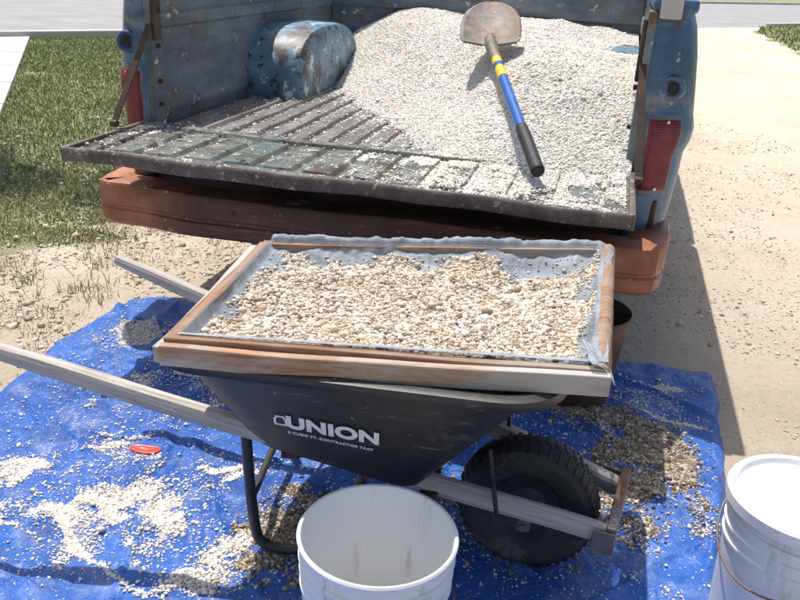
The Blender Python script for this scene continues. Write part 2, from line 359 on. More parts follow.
def blades(name,X,Y,h,w,m,parent=None):
    n=len(X); a=rng.uniform(0,2*math.pi,n); hh=h*rng.lognormal(0,.35,n); ln=rng.normal(0,.55,(n,2))*hh[:,None]
    dx=np.cos(a)*w/2;dy=np.sin(a)*w/2
    V=np.zeros((n,5,3))
    V[:,0]=np.stack([X-dx,Y-dy,0*X],1);V[:,1]=np.stack([X+dx,Y+dy,0*X],1)
    mx=X+ln[:,0]*.35;my=Y+ln[:,1]*.35
    V[:,2]=np.stack([mx+dx*.8,my+dy*.8,hh*.6],1);V[:,3]=np.stack([mx-dx*.8,my-dy*.8,hh*.6],1)
    V[:,4]=np.stack([X+ln[:,0],Y+ln[:,1],hh*.95],1)
    b=(np.arange(n)*5)[:,None]
    F=np.concatenate([b+np.array([[0,1,2]]),b+np.array([[0,2,3]]),b+np.array([[3,2,4]])])
    return npmesh(name,V.reshape(-1,3),F,m,False,parent)
grass=empty("grass")
n=300000
Y=2.3+(rng.random(n)**1.6)*10.5; X=rng.uniform(-6,1.2,n)
k=(X<dleft(Y)+rng.normal(-.02,.14,n))&~((X<-3.14-.39*(Y-6.31))&(X>-4.54-.39*(Y-6.31)))&((X+5.57)*-.63+(Y-11.5)*.777<-.2)&(X>-.62*Y-1.2)
bare=fbm(X*1.8,Y*1.8,4,9)+.20*sstep(3.2,4.8,Y)+.10*sstep(0,.9,dleft(Y)-X)
k&=(bare>.50+rng.normal(0,.07,n))
X,Y=X[k],Y[k]
blades("lawn_blades",X,Y,.018+.012*fbm(X*2,Y*2),.0028+.0007*Y,M_grass,grass)
n=60000
X=rng.uniform(-3.4,-.5,n);Y=rng.uniform(2.3,5.2,n)
k=(X<dleft(Y)+1.1*rng.random(n)**2.2)&(fbm(X*4,Y*4,4,3)>.45+.05*rng.random(n))&((Y>3.02)|(X<-1.2))
blades("dry_blades",X[k],Y[k],.026,.003,M_dry,grass)
wx=[];wy=[]
for c in range(20):
    cx=rng.uniform(-1.75,-1.2);cy=rng.uniform(2.8,3.9);q=rng.integers(6,18);wx.append(rng.normal(cx,.03,q));wy.append(rng.normal(cy,.03,q))
blades("weeds",np.concatenate(wx),np.concatenate(wy),.045,.004,M_grass,grass)
n=9000
X=rng.uniform(7.2,14,n);Y=rng.uniform(15,28,n)
xr_=np.interp(Y,[14,18,21,23.4],[6.6,7.6,8.2,9.2]); k=(X>xr_)&((X+5.57)*-.63+(Y-11.5)*.777<-.2)
blades("verge_blades",X[k],Y[k],.07,.03,M_grass,grass)
n=60000
X=rng.uniform(-2.8,3.2,n);Y=2.0+(rng.random(n)**1.7)*6
k=(fbm(X*2.2,Y*2.2,4,21)+.12*(X<-.5)>.47)
P=np.stack([X,Y,np.full(n,.004)],1)[k]
pebbles("loose_pebbles",P,np.where(P[:,0]<-.6,.0085,.006),M_drvst,var=.5)
# ================================================================ TARP
bk=[(-1.06,3.0),(-.84,3.06),(-.3,2.93),(.3,2.8),(.78,2.71),(1.14,2.67)]
rt=[(.62,.6),(.8,1.52),(.98,2.1),(1.14,2.67)]
lf=[(-1.55,.5),(-1.40,1.6),(-1.24,2.23),(-1.19,2.6),(-1.06,3.0)]
fr=[(-1.55,.5),(.62,.6)]
def edge(pl,t):
    pl=np.array(pl);d=np.r_[0,np.cumsum(np.hypot(*np.diff(pl,axis=0).T))];d/=d[-1]
    return np.stack([np.interp(t,d,pl[:,0]),np.interp(t,d,pl[:,1])],-1)
NU,NV=420,380
u=np.linspace(0,1,NU);v=np.linspace(0,1,NV);U,Vv=np.meshgrid(u,v,indexing='ij')
C0=edge(fr,U);C1=edge(bk,U);D0=edge(lf,Vv);D1=edge(rt,Vv)
Pc=(1-Vv)[...,None]*C0+Vv[...,None]*C1+(1-U)[...,None]*D0+U[...,None]*D1
Pc-=((1-U)*(1-Vv))[...,None]*np.array(fr[0])+(U*(1-Vv))[...,None]*np.array(fr[1])+((1-U)*Vv)[...,None]*np.array(bk[0])+(U*Vv)[...,None]*np.array(bk[-1])
ed=np.minimum(np.minimum(U,1-U),np.minimum(Vv,1-Vv))
Pc+=.02*(np.stack([fbm(Pc[...,0]*6,Pc[...,1]*6,3,31),fbm(Pc[...,0]*6,Pc[...,1]*6,3,41)],-1)-.5)*2
def tarpz(x,y):
    z=.012+.034*np.abs(fbm(x*2.3+y*.8,y*2.8,4,51)-.5)*2
    z=z+.012*(1-np.abs(fbm(x*5.5,y*4.2+x,3,55)-.5)*6).clip(0,1)
    for (ang,ph_,amp,wd,fr_) in ((.5,.1,.016,.016,1.15),(-.9,.4,.014,.015,.9),(1.25,.0,.013,.014,1.4),(.05,.3,.008,.008,.62),(1.52,.2,.008,.008,.6),(.85,.7,.012,.012,.5),(-.35,.2,.011,.011,.7)):
        d=x*math.cos(ang)+y*math.sin(ang)+.12*(fbm(x*2,y*2,2,61)-.5)
        m_=np.abs(((d/fr_+ph_)%1)-.5)*fr_
        z=z+amp*np.exp(-(m_/wd)**2)*sstep(.35,.6,fbm(x*1.3+5*ang,y*1.3,2,71))
    return z
Z=tarpz(Pc[...,0],Pc[...,1])
Z=Z*sstep(-.005,.012,ed)+.006
V=np.stack([Pc[...,0],Pc[...,1],Z],-1).reshape(-1,3)
I=np.arange(NU*NV).reshape(NU,NV)
F=np.stack([I[:-1,:-1],I[1:,:-1],I[1:,1:],I[:-1,1:]],-1).reshape(-1,4)
tarp=npmesh("blue_tarp",V,F,M_tarp,True)
def patch(cx,cy,rx,ry,ang,n,thr=.47,sc=11,seed=3,curve=0.):
    n=int(n*2.0)
    r=np.sqrt(rng.random(n))*1.25;a=rng.uniform(0,2*math.pi,n)
    lx=r*np.cos(a)*rx;ly=r*np.sin(a)*ry+curve*(lx/rx)**2+.02*(fbm(lx*14,lx*0+seed,3,int(seed)+7)-.5)*(ry<.03)*2
    x=cx+lx*math.cos(ang)-ly*math.sin(ang);y=cy+lx*math.sin(ang)+ly*math.cos(ang)
    f=fbm(x*sc,y*sc,5,seed); k=(f>thr+.28*(r-.5)+rng.normal(0,.04,n))|(rng.random(n)<.05)
    return np.stack([x,y],1)[k]
pw=[patch(-.70,1.72,.24,.085,.15,9500,.44),patch(-.55,1.66,.16,.06,-.5,4500,.46),patch(-.99,1.83,.10,.06,.6,2800,.43),
 patch(-.72,2.42,.12,.07,.5,4200,.42),patch(-.95,2.68,.12,.07,.7,3400,.43),patch(-.66,1.49,.18,.012,-.65,1000,.44,curve=.02),
 patch(-.92,1.62,.18,.010,-.40,700,.46,curve=-.02),patch(-.38,1.57,.10,.03,.8,1600,.45),patch(-.75,2.0,.22,.012,.55,900,.46,curve=.03),
 patch(-.62,2.16,.2,.01,.75,900,.46,curve=.02),patch(-.45,1.88,.13,.06,.3,2600,.48),patch(.93,2.5,.12,.02,-.15,900,.44),patch(.9,2.28,.16,.012,-.4,800,.44),
 patch(-.42,1.45,.10,.05,.2,1600,.5),patch(-.1,1.75,.3,.2,0,4000,.55),patch(0,2.3,.6,.2,0,3500,.55),patch(.66,1.9,.2,.35,0,3000,.55),
 patch(-.55,2.25,.25,.15,.3,2500,.54),patch(-.8,1.9,.3,.25,0,4500,.55),patch(.85,2.4,.2,.2,0,2000,.54),patch(-.6,1.55,.3,.1,0,3000,.53)]
x=rng.uniform(-1.4,1.1,14000);y=rng.uniform(.9,3,14000); sc_=np.stack([x,y],1)[(fbm(x*4,y*4,3,81)>.45)]
pw=np.concatenate(pw+[sc_])
uvok=lambda p:(p[:,0]<np.interp(p[:,1],[.6,1.52,2.1,2.67],[.60,.78,.96,1.1]))&(p[:,0]>np.interp(p[:,1],[.5,1.6,2.23,3.],[-1.5,-1.36,-1.2,-1.04]))&(p[:,1]<np.interp(p[:,0],[-1.06,-.84,.3,1.14],[2.97,3.02,2.77,2.64]))
pw=pw[uvok(pw)]
spill=empty("spilled_gravel")
pebbles("pale_pebbles",np.c_[pw,tarpz(pw[:,0],pw[:,1])+.006],.0044,M_stone,spill,var=.42)
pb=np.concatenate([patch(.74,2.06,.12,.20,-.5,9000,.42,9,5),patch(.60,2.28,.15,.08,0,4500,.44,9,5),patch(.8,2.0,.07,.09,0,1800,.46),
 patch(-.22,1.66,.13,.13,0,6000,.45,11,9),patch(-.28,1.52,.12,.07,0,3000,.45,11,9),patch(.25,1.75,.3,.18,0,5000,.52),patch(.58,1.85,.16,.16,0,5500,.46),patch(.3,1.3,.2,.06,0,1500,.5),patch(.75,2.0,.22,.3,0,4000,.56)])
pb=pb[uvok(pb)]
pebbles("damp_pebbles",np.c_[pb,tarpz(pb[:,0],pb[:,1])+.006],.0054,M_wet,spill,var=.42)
th=np.linspace(0,2*math.pi,40,endpoint=False)
rs=[];zb=float(tarpz(-.69,1.965))+.006
for k,(sc1,zz) in enumerate(((1,-.004),(1.04,.004),(.93,.007),(.86,.003))):
    for t in th: 
        r=.036*(1+.22*math.cos(2*t+.4)+.07*math.sin(3*t))*sc1; rs.append((-.69+r*math.cos(t),1.965+.62*r*math.sin(t),zb+zz))
f=[(k*40+i,k*40+(i+1)%40,(k+1)*40+(i+1)%40,(k+1)*40+i) for k in range(3) for i in range(40)]+[tuple(range(120,160))]
mesh("red_plastic_lid",rs,f,M_redp,smooth=True)
# ================================================================ PICKUP TRUCK
TX,TY,YAW=-.1097,2.7608,-.2306
truck=empty("pickup_truck",(TX,TY,0),YAW)
kw=dict(parent=truck,inv=False)
xs=[];zs=[]
x=-.84
per=.092
while x<.84-1e-6:
    for dx,z in ((0,.705),(.024,.705),(.031,.72),(.085,.72)):
        if x+dx<=.84: xs.append(x+dx);zs.append(z)
    x+=per
xs.append(.84);zs.append(.705)
ys=np.linspace(0,2.0,24)
v=[(a,y,z+.002*math.sin(7*y+a*9)) for y in ys for a,z in zip(xs,zs)]
n=len(xs)
f=[(j*n+i,j*n+i+1,(j+1)*n+i+1,(j+1)*n+i) for j in range(len(ys)-1) for i in range(n-1)]
mesh("bed_floor",v,f,M_floor,auto=30,**kw)
box("bed_sill",(-.84,-.012,.6),(.84,.0-.002,.712),M_gedge,bev=.004,**kw)
def wall(name,sx):
    zz=[.70,.74,.75,.79,.80,1.05,1.06,1.10,1.11,1.2,1.225]
    off=[0,0,.008,.008,0,0,.010,.010,0,0,.02]
    v=[];yy=np.linspace(0,2.0,60)
    for y in yy:
        for z,o in zip(zz,off):
            v.append((sx*(.842-o+.003*math.sin(y*6+z*8)+.006*(float(fbm(y*4,z*5,3,66))-.5)),y,z))
    n=len(zz)
    f=[(j*n+i,j*n+i+1,(j+1)*n+i+1,(j+1)*n+i) for j in range(len(yy)-1) for i in range(n-1)]
    return mesh(name,v,f,M_inner,auto=40,**kw)
wall("inner_wall_left",-1);wall("inner_wall_right",1)
for sx in(-1,1):
    a,b=sorted((sx*.822,sx*.95)); box("top_rail",(a,.0,1.222),(b,2.02,1.262),M_blue,bev=.012,**kw)
    a,b=sorted((sx*.812,sx*.838)); box("end_post",(a,-.004,.66),(b,.07,1.225),M_inner,bev=.006,**kw)
    a,b=sorted((sx*.80,sx*.812)); box("latch_plate",(a,.0,1.02),(b,.05,1.2),M_drust,bev=.004,**kw)
    for zz in(.80,.88,1.0): tube("post_bolt",[(sx*.80,.035,zz),(sx*.815,.035,zz)],.008,M_drust,seg=8,**kw)
box("rail_end_cap",(.842,-.008,1.205),(.905,.03,1.268),M_conc,bev=.006,**kw)
v=[];f=[];xx=np.linspace(-.84,.84,60)
prof=[(2.0,.70),(2.0,.8),(1.985,.815),(1.985,.95),(2.0,.965),(2.0,1.05),(1.985,1.065),(1.985,1.17),(2.0,1.185),(2.0,1.225),(2.05,1.24)]
for a in xx:
    for y,z in prof: v.append((a,y,z))
n=len(prof)
f=[(j*n+i,j*n+i+1,(j+1)*n+i+1,(j+1)*n+i) for j in range(len(xx)-1) for i in range(n-1)]
mesh("front_wall",v,f,M_inner,auto=40,**kw)
for sx in(-1,1):
    v=[];yc=1.27;A=.44;H=.30;nn=32
    for i in range(nn+1):
        t=math.pi*i/nn
        y=yc-A*math.copysign(abs(math.cos(t))**.7,math.cos(t)); z=.712+H*abs(math.sin(t))**.6
        for (xo,zo,k) in ((.845,0,1.0),(.635,0,1),(.605,-.006,.995),(.590,-.03,.97),(.584,-.12,.955),(.582,-.2,.95)):
            zz=max(.712,z+zo*(math.sin(t)**.5 if math.sin(t)>0 else 0)); v.append((sx*xo,yc+(y-yc)*k,zz))
        v.append((sx*.58,yc+(y-yc)*.95,.712))
    n=7
    f=[(j*n+i,j*n+i+1,(j+1)*n+i+1,(j+1)*n+i) for j in range(nn) for i in range(n-1)]
    mesh("wheel_well",v,f,M_well,auto=42,**kw)
Wz=[(.44,.93),(.5,.955),(.6,.975),(.7,.985),(.80,.99),(.84,1.005),(.88,1.01),(.92,1.0),(1.0,.992),(1.1,.98),(1.18,.965),(1.235,.945)]
zl=np.arange(.44,1.2401,.02); Wl=np.interp(zl,[a for a,_ in Wz],[b for _,b in Wz])
for sx in(-1,1):
    v=[]
    plan=[]
    for k in range(13):
        t=k/12*math.pi/2
        plan.append((math.sin(t),.155*(1-math.cos(t))**1.1))
    yl=np.r_[np.arange(.19,2.03,.02)]
    for z,W in zip(zl,Wl):
        for (q,y) in plan: v.append((sx*(.838+(W-.838)*q),y,z))
        for y in yl: v.append((sx*W,y,z))
    n=len(plan)+len(yl); f=[]
    for j in range(len(zl)-1):
        for i in range(n-1):
            q=[j*n+i,j*n+i+1,(j+1)*n+i+1,(j+1)*n+i]
            cy=sum(v[a][1] for a in q)/4;cz=sum(v[a][2] for a in q)/4
            if i>=len(plan)-1 and math.hypot(cy-1.27,cz-.36)<.43: continue
            f.append(q if sx<0 else q[::-1])
    mesh("outer_skin",v,f,M_blue,auto=40,**kw)
    def corner(q,out,z): 
        t=q*math.pi/2; W=np.interp(z,zl,Wl)
        return (sx*(.838+(W-.838)*math.sin(t)+out*math.sin(t)*.8),.155*(1-math.cos(t))**1.1-out*math.cos(t),z)
    def patchm(name,q0,q1,z0,z1,out,m,rnd=.02):
        v=[];nq,nz=12,14
        for i in range(nq+1):
            for j in range(nz+1):
                a=i/nq;b=j/nz; e=min(min(a,1-a)*nq/2.,min(b,1-b)*nz/2.,1); 
                v.append(corner(q0+(q1-q0)*a,out*math.sqrt(max(0,1-(1-e)**2))-.003,z0+(z1-z0)*b))
        f=[(i*(nz+1)+j,i*(nz+1)+j+1,(i+1)*(nz+1)+j+1,(i+1)*(nz+1)+j) for i in range(nq) for j in range(nz)]
        return mesh(name,v,f if sx<0 else [t[::-1] for t in f],m,auto=60,**kw)
    patchm("tail_light_bezel",.02,.57,.664,.944,.008,M_blue)
    patchm("tail_light_frame",.045,.545,.670,.938,.012,M_galv)
    patchm("tail_light",.07,.52,.682,.926,.020,M_red)
    for zz in (.70,.91):
        c=Vector(corner(.30,.018,zz)); tube("lens_screw",[c,c+Vector((sx*.001,-.004,0))],.005,M_chrome,seg=8,**kw)
    c=corner(.33,.004,1.01)
    Mx=Matrix.Translation(c)@Matrix.Rotation(math.radians(90),4,'X')@Matrix.Rotation(sx*-.35,4,'Y')
    revolve("marker_housing",[(.0,.002),(.02,.004),(.026,.012),(.034,.014),(.038,.004),(.038,-.01)],M_blue,Mx,28,**kw)
    revolve("marker_socket",[(.0,.008),(.017,.008),(.019,.003)],M_black,Mx,20,**kw)
# tailgate (lying open)
def tz(x,y):
    z=0.
    if abs(x)<.765 and -.45<y<-.06:
        z=-.016
        k=((x+.765)/.1275)%1
        if .14<k<.86 and -.42<y<-.09: z=-.003
    return z
gx=np.unique(np.round(np.r_[np.arange(-.83,.831,.0075),[-.83,.83]],4)); gy=np.unique(np.round(np.r_[np.arange(-.5,-.005,.0075),[-.03]],4))
v=[]
for a in gx:
    for b in gy: v.append((a,b,.742+tz(a,b)+.0035*math.sin(a*5)*math.cos(b*9)+.003*(float(fbm(a*5,b*7,2,8))-.5)))
n=len(gy)
f=[(i*n+j,(i+1)*n+j,(i+1)*n+j+1,i*n+j+1) for i in range(len(gx)-1) for j in range(n-1)]
mesh("tailgate_panel",v,f,M_gate,auto=50,**kw)
box("tailgate_outer_shell",(-.832,-.502,.712),(.832,-.012,.724),M_gedge,bev=.004,**kw)
def lipz(a): return .004*math.sin(a*6)+.003*math.sin(a*17)
v=[];N=60
for i in range(N+1):
    a=-.836+1.672*i/N; d=lipz(a)
    for (y,z) in ((-.498,.712),(-.515,.710),(-.520,.716),(-.520,.744),(-.514,.751),(-.498,.749)): v.append((a,y+d*.7,z+d*.5))
f=[(i*6+j,i*6+(j+1)%6,(i+1)*6+(j+1)%6,(i+1)*6+j) for i in range(N) for j in range(6)]+[tuple(range(6))[::-1],tuple(range(N*6,N*6+6))]
mesh("tailgate_rear_lip",v,f,M_gedge,auto=50,**kw)
for sx in(-1,1):
    a,b=sorted((sx*.828,sx*.846)); box("tailgate_end_cap",(a,-.512,.705),(b,-.01,.752),M_gedge,bev=.005,**kw)
    beam("tailgate_arm",(sx*.812,.03,1.12),(sx*.852,-.21,.765),.005,.022,M_drust,up=(1,0,0),bev=.001,wob=0,**kw)
    tube("arm_bolt",[(sx*.80,.03,1.12),(sx*.83,.03,1.12)],.013,M_drust,**kw)
    tube("arm_bolt",[(sx*.84,-.205,.768),(sx*.862,-.205,.768)],.012,M_drust,**kw)
tube("hinge_rod",[(-.8,-.006,.722),(.8,-.006,.722)],.009,M_gedge,**kw)
path=[(-.962,.12),(-.957,.0),(-.95,-.12),(-.935,-.185),(-.90,-.207)]+[(x_,-.213) for x_ in np.linspace(-.85,.85,60)]+[(.90,-.207),(.94,-.185),(.962,-.12),(.972,.0),(.977,.14)]
sec=[(-.12,.556),(-.01,.560),(.0,.558),(.004,.550),(.003,.49),(-.003,.484),(-.003,.472),(.003,.466),(.002,.430),(-.004,.422),(-.05,.420)]
v=[]
for i,(a,b) in enumerate(path):
    q=Vector(path[min(i+1,len(path)-1)])-Vector(path[max(i-1,0)]);nrm=Vector((q.y,-q.x)).normalized()
    dn=.016*(float(fbm(a*4,b*3+1,3,77))-.5)
    for o,z in sec: v.append((a+nrm.x*(o+dn),b+nrm.y*(o+dn),z+.006*math.sin(a*4)+.012*(float(fbm(a*5,z*9,2,78))-.5)))
n=len(sec); f=[(i*n+j,(i+1)*n+j,(i+1)*n+j+1,i*n+j+1) for i in range(len(path)-1) for j in range(n-1)]
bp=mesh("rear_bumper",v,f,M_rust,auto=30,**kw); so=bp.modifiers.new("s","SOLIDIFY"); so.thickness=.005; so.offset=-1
for a in(-.42,.42): tube("bumper_bolt",[(a,-.21,.515),(a,-.222,.515)],.010,M_drust,seg=6,**kw)
box("bumper_bracket",(-.45,-.19,.44),(-.39,.3,.50),M_black,bev=.004,**kw);box("bumper_bracket",(.39,-.19,.44),(.45,.3,.50),M_black,bev=.004,**kw)
for sx in(-1,1):
    a,b=sorted((sx*.40,sx*.47)); box("chassis_rail",(a,.05,.47),(b,5.0,.6),M_black,bev=.01,**kw)
box("under_floor",(-.83,.01,.58),(.83,2.0,.69),M_black,bev=.01,**kw)
box("rear_valance",(-.93,.02,.44),(.93,.05,.66),M_drust,bev=.01,**kw)
tube("rear_axle",[(-.8,1.27,.36),(.8,1.27,.36)],.045,M_black,**kw)
tire=[(.215,-.09),(.25,-.105),(.31,-.112),(.345,-.10),(.36,-.08),(.362,-.03),(.362,.03),(.36,.08),(.345,.10),(.31,.112),(.25,.105),(.215,.09)]
for (sx,yy) in ((-1,1.27),(1,1.27),(-1,4.35),(1,4.35)):
    Mx=Matrix.Translation((sx*.82,yy,.36))@Matrix.Rotation(math.radians(90),4,'Y')
    revolve("tire",tire,M_rubber,Mx,48,close=True,**kw)
    revolve("wheel_rim",[(.0,sx*.05),(.08,sx*.07),(.10,sx*.04),(.17,sx*.05),(.2,sx*.08),(.222,sx*.09),(.222,-.09*sx),(.19,-.05*sx)],M_galv,Mx,40,**kw)
def loft(name,secs,m,bev=.03):
    v=[];f=[]
    for s_ in secs: v+=s_
    n=len(secs[0])
    for j in range(len(secs)-1):
        for i in range(n): f.append((j*n+i,j*n+(i+1)%n,(j+1)*n+(i+1)%n,(j+1)*n+i))
    f.append(tuple(range(n))[::-1]);f.append(tuple(range((len(secs)-1)*n,len(secs)*n)))
    o=mesh(name,v,f,m,**kw); bevel(o,bev,3); return o
def rect(y0,y1,w,z): return [(-w,y0,z),(w,y0,z),(w,y1,z),(-w,y1,z)]
loft("cab_lower",[rect(2.06,3.75,.95,.44),rect(2.06,3.75,1.0,.85),rect(2.06,3.72,.97,1.18)],M_blue,.03)
loft("cab_roof",[rect(2.08,3.66,.93,1.19),rect(2.16,3.34,.80,1.68),rect(2.2,3.25,.76,1.76)],M_blue,.04)
loft("rear_window",[rect(2.075,2.11,.66,1.27),rect(2.135,2.17,.60,1.60)],M_glass,.01)
for sx in(-1,1):
    v=[(sx*.925,2.4,1.25),(sx*.925,3.45,1.25),(sx*.845,3.28,1.6),(sx*.845,2.42,1.6)]; v+=[(a+sx*.01,b,c) for a,b,c in v]
    mesh("side_window",v,[(0,1,2,3),(7,6,5,4),(0,4,5,1),(1,5,6,2),(2,6,7,3),(3,7,4,0)],M_glass,**kw)
v=[(-.8,3.62,1.24),(.8,3.62,1.24),(.7,3.37,1.62),(-.7,3.37,1.62)]; v+=[(a,b+.03,c+.02) for a,b,c in v]
mesh("windscreen",v,[(0,1,2,3),(7,6,5,4),(0,4,5,1),(1,5,6,2),(2,6,7,3),(3,7,4,0)],M_glass,**kw)
loft("front_body",[rect(3.76,5.1,.95,.46),rect(3.76,5.12,1.0,.85),rect(3.76,5.05,.96,1.08),rect(3.76,4.98,.75,1.15)],M_blue,.04)
box("grille",(-.7,5.1,.62),(.7,5.14,.86),M_chrome,bev=.01,**kw)
box("front_bumper",(-.98,5.16,.42),(.98,5.28,.56),M_rust,bev=.03,**kw)
# ================================================================ GRAVEL PILE (truck coordinates)
def Hp(x,y):
    s=(x-.3)*.845+(y-.1)*.535+.10+.10*(fbm(x*3.2,y*3.2,3,91)-.5)
    cap=.350-.06*np.clip((x-.2)/.6,0,1)+.05*(fbm(x*2.4,y*2.4,3,92)-.5)
    h=smin(.80*s,.72*(y+.10),.08); h=smin(h,cap,.10)
    h=h+.045*(fbm(x*4.2,y*4.2,3,94)-.5)*sstep(.02,.15,h)
    return .716+h+.012*(fbm(x*9,y*9,3,93)-.5)
gp=empty("gravel_pile",(TX,TY,0),YAW); kg=dict(parent=gp,inv=False)
nx,ny=110,130
gx_,gy_=np.meshgrid(np.linspace(-.838,.832,nx),np.linspace(-.09,1.985,ny),indexing='ij')
hz=Hp(gx_,gy_); hz=np.where(hz<.716,.62,hz)
hz=np.where((gy_<0)&(hz<.735),.66,hz)
V=np.stack([gx_,gy_,hz],-1).reshape(-1,3); I=np.arange(nx*ny).reshape(nx,ny)
F=np.stack([I[:-1,:-1],I[1:,:-1],I[1:,1:],I[:-1,1:]],-1).reshape(-1,4)
npmesh("gravel_mass",V,F,M_bulk,True,**kg)
n=135000
x=rng.uniform(-.83,.825,n);y=-.1+rng.random(n)**1.25*2.07; z=Hp(x,y)
k=z>.712
P=np.stack([x,y,z-.001],1)[k]
pebbles("pile_pebbles",P,.0056,M_stone,**kg)
n=100000
x=rng.uniform(-.82,.82,n);y=rng.uniform(-.5,.05,n)
den=sstep(-.15,.40,x+.15*(y+.25))*sstep(-.60,-.22,y+.14*sstep(.1,.6,x))
f_=fbm(x*9,y*9,4,101)
tzz=np.array([tz(a,b) for a,b in zip(x,y)])
k=(f_+.07*(tzz<-.01)>.80-.40*den+rng.normal(0,.04,n))|(rng.random(n)<.012+.04*(x>0))
x,y=x[k],y[k]; z=.742+tzz[k]
z+=rng.random(len(z))*.006*sstep(.1,.5,x)
pebbles("tailgate_pebbles",np.stack([x,y,z],1),.0052,M_stone,**kg)
n=120000
x=rng.uniform(-.82,.6,n);y=rng.random(n)**.8*1.95
ph_=((x+.84)/per)%1; groove=(ph_<.30)
s=(x-.3)*.845+(y-.1)*.535+.10
near=np.exp(np.minimum(s,0)/.22)
k=(s<.05)&((groove&(rng.random(n)<.12+.85*near*(fbm(x*4,y*5,3,111)>.36)))|(~groove&(rng.random(n)<.015+.5*near**2.5)))
k&=~((x<-.57)&(abs(y-1.27)<.44))
x,y=x[k],y[k];z=np.where(groove[k],.707,.722)
pebbles("floor_pebbles",np.stack([x,y,z],1),.0058,M_stone,**kg)
# ================================================================ SHOVEL (truck coordinates)
sh=empty("shovel",(TX,TY,0),YAW); ks=dict(parent=sh,inv=False)
M_bladem=mat("worn_shovel_steel",[(.3,(.12,.10,.085)),(.5,(.22,.19,.16)),(.7,(.32,.29,.26))],14,.65,.1,overs=[((.17,.10,.065),7,.48,.62),((.5,.47,.42),30,.62,.7)],bump=.0006)
M_hblue=mat("blue_fibreglass",[(.3,(.015,.09,.36)),(.7,(.03,.14,.48))],10,.35,overs=[((.4,.42,.42),40,.64,.7)])
M_yel=mat("yellow_band",[(.3,(.75,.5,.02)),(.7,(.85,.6,.04))],10,.4,overs=[((.1,.1,.1),40,.62,.66)])
M_grip=mat("black_rubber_grip",[(.3,(.012,.012,.014)),(.7,(.03,.03,.032))],30,.6,bump=.001)
G=Vector((.570,-.325,.790));B=Vector((.280,.50,1.055)); D=(G-B)
at=lambda t:B+D*t
ax=Vector((-.13,.78,.46)).normalized(); side=Vector((1,.14,.05)); side=(side-ax*side.dot(ax)).normalized(); nr=side.cross(ax); nr=nr if nr.z>0 else -nr
tube("socket",[B+ax*.05+nr*-.004,B+ax*.01,at(.05),at(.11),at(.17)],.018,M_bladem,radii=[.012,.021,.0225,.021,.019,.018],smooth_pts=True,**ks)
tube("yellow_section",[at(.165),at(.33)],.0182,M_yel,**ks)
tube("blue_handle",[at(.31),at(.72)],.0168,M_hblue,**ks)
tube("blue_band",[at(.215),at(.245)],.0188,M_hblue,**ks)
tube("grip",[at(.71),at(.73),at(.8),at(.97),at(.99),at(1.0)],.020,M_grip,radii=[.018,.0195,.0205,.0205,.021,.02,.014],smooth_pts=True,**ks)
prof=[(0.,.090),(.008,.108),(.04,.112),(.10,.113),(.15,.108),(.195,.094),(.23,.073),(.258,.048),(.275,.026),(.282,.007)]
v=[];f=[];nn=17
for L_,w in prof:
    for i in range(nn):
        a=-1+2*i/(nn-1)
        hgt=.024*(w/.116)*a*a+.012*math.exp(-(a/.18)**2)*max(0,1-L_/.12)
        v.append(B+ax*(L_-.005)+side*(w*a)+nr*(hgt-.012))
f=[(j*nn+i,j*nn+i+1,(j+1)*nn+i+1,(j+1)*nn+i) for j in range(len(prof)-1) for i in range(nn-1)]
bl=mesh("blade",v,f,M_bladem,smooth=True,**ks); so=bl.modifiers.new("s","SOLIDIFY");so.thickness=.003
for q in(-1,1): tube("foot_step",[B-ax*.008+side*q*.03-nr*.004,B-ax*.004+side*q*.098+nr*.006],.005,M_bladem,**ks)
# ================================================================ WHEELBARROW
wb=empty("wheelbarrow",(0,1.66,0))
BU=Vector((.97,-.243,0)).normalized();BV=Vector((.243,.97,0)).normalized();BC=Vector((0,1.66,0))
def W(u,v,z): return BC+BU*u+BV*v+Vector((0,0,z))
def ring(u0,u1,wr,wf,r,zr,zf,n=10):
    cs=[(u0,-wr),(u1,-wf),(u1,wf),(u0,wr)];out=[]
    for i in range(4):
        c=Vector(cs[i]);a=(Vector(cs[i-1])-c).normalized();b=(Vector(cs[(i+1)%4])-c).normalized()
        A=c+a*r;Bq=c+b*r
        for k in range(n+1):
            t=k/n; p=A*(1-t)**2+c*2*t*(1-t)+Bq*t*t
            s=(p.x-u0)/(u1-u0); out.append(W(p.x,p.y,zr+(zf-zr)*s))
    return out
def lv(t,e=0):
    L=lambda a,b:a+(b-a)*t
    return (L(-.285,-.385)-e,L(.115,.36)+e,L(.20,.365)+e,L(.175,.27)+e)
rs=[ring(-.24,.07,.15,.13,.05,.345,.285),ring(*lv(0),.08,.352,.290)]
for t in (.06,.15,.3,.45,.6,.75,.9,1.0):
    rs.append(ring(*lv(t),.08+.04*t,.354+.256*t,.294+.314*t))
rs+=[ring(*lv(1.,.010),.125,.614,.612),ring(*lv(1.,.020),.13,.610,.608),ring(*lv(1.,.022),.13,.596,.594)]
v=[p for r in rs for p in r]; n=len(rs[0])
f=[(j*n+i,j*n+(i+1)%n,(j+1)*n+(i+1)%n,(j+1)*n+i) for j in range(len(rs)-1) for i in range(n)]+[tuple(range(n))[::-1]]
tr=mesh("tray",v,f,M_poly,parent=wb,auto=50); so=tr.modifiers.new("s","SOLIDIFY");so.thickness=.005;so.offset=-1
rs=[ring(*lv(.6,-.012),.1,.49,.49)]; ctr=W(.0,0,.52)
v=rs[0]+[ctr]; n=len(rs[0]); mesh("tray_gravel",v,[(i,(i+1)%n,n) for i in range(n)],M_wbulk,smooth=True,parent=wb)
def side_pt(s,t):
    a=lv(t);R=Vector((a[0],-a[2]));Fq=Vector((a[1],-a[3]));p=R.lerp(Fq,s);z=(.354+.256*t)*(1-s)+(.294+.314*t)*s
    return W(p.x,p.y,z)
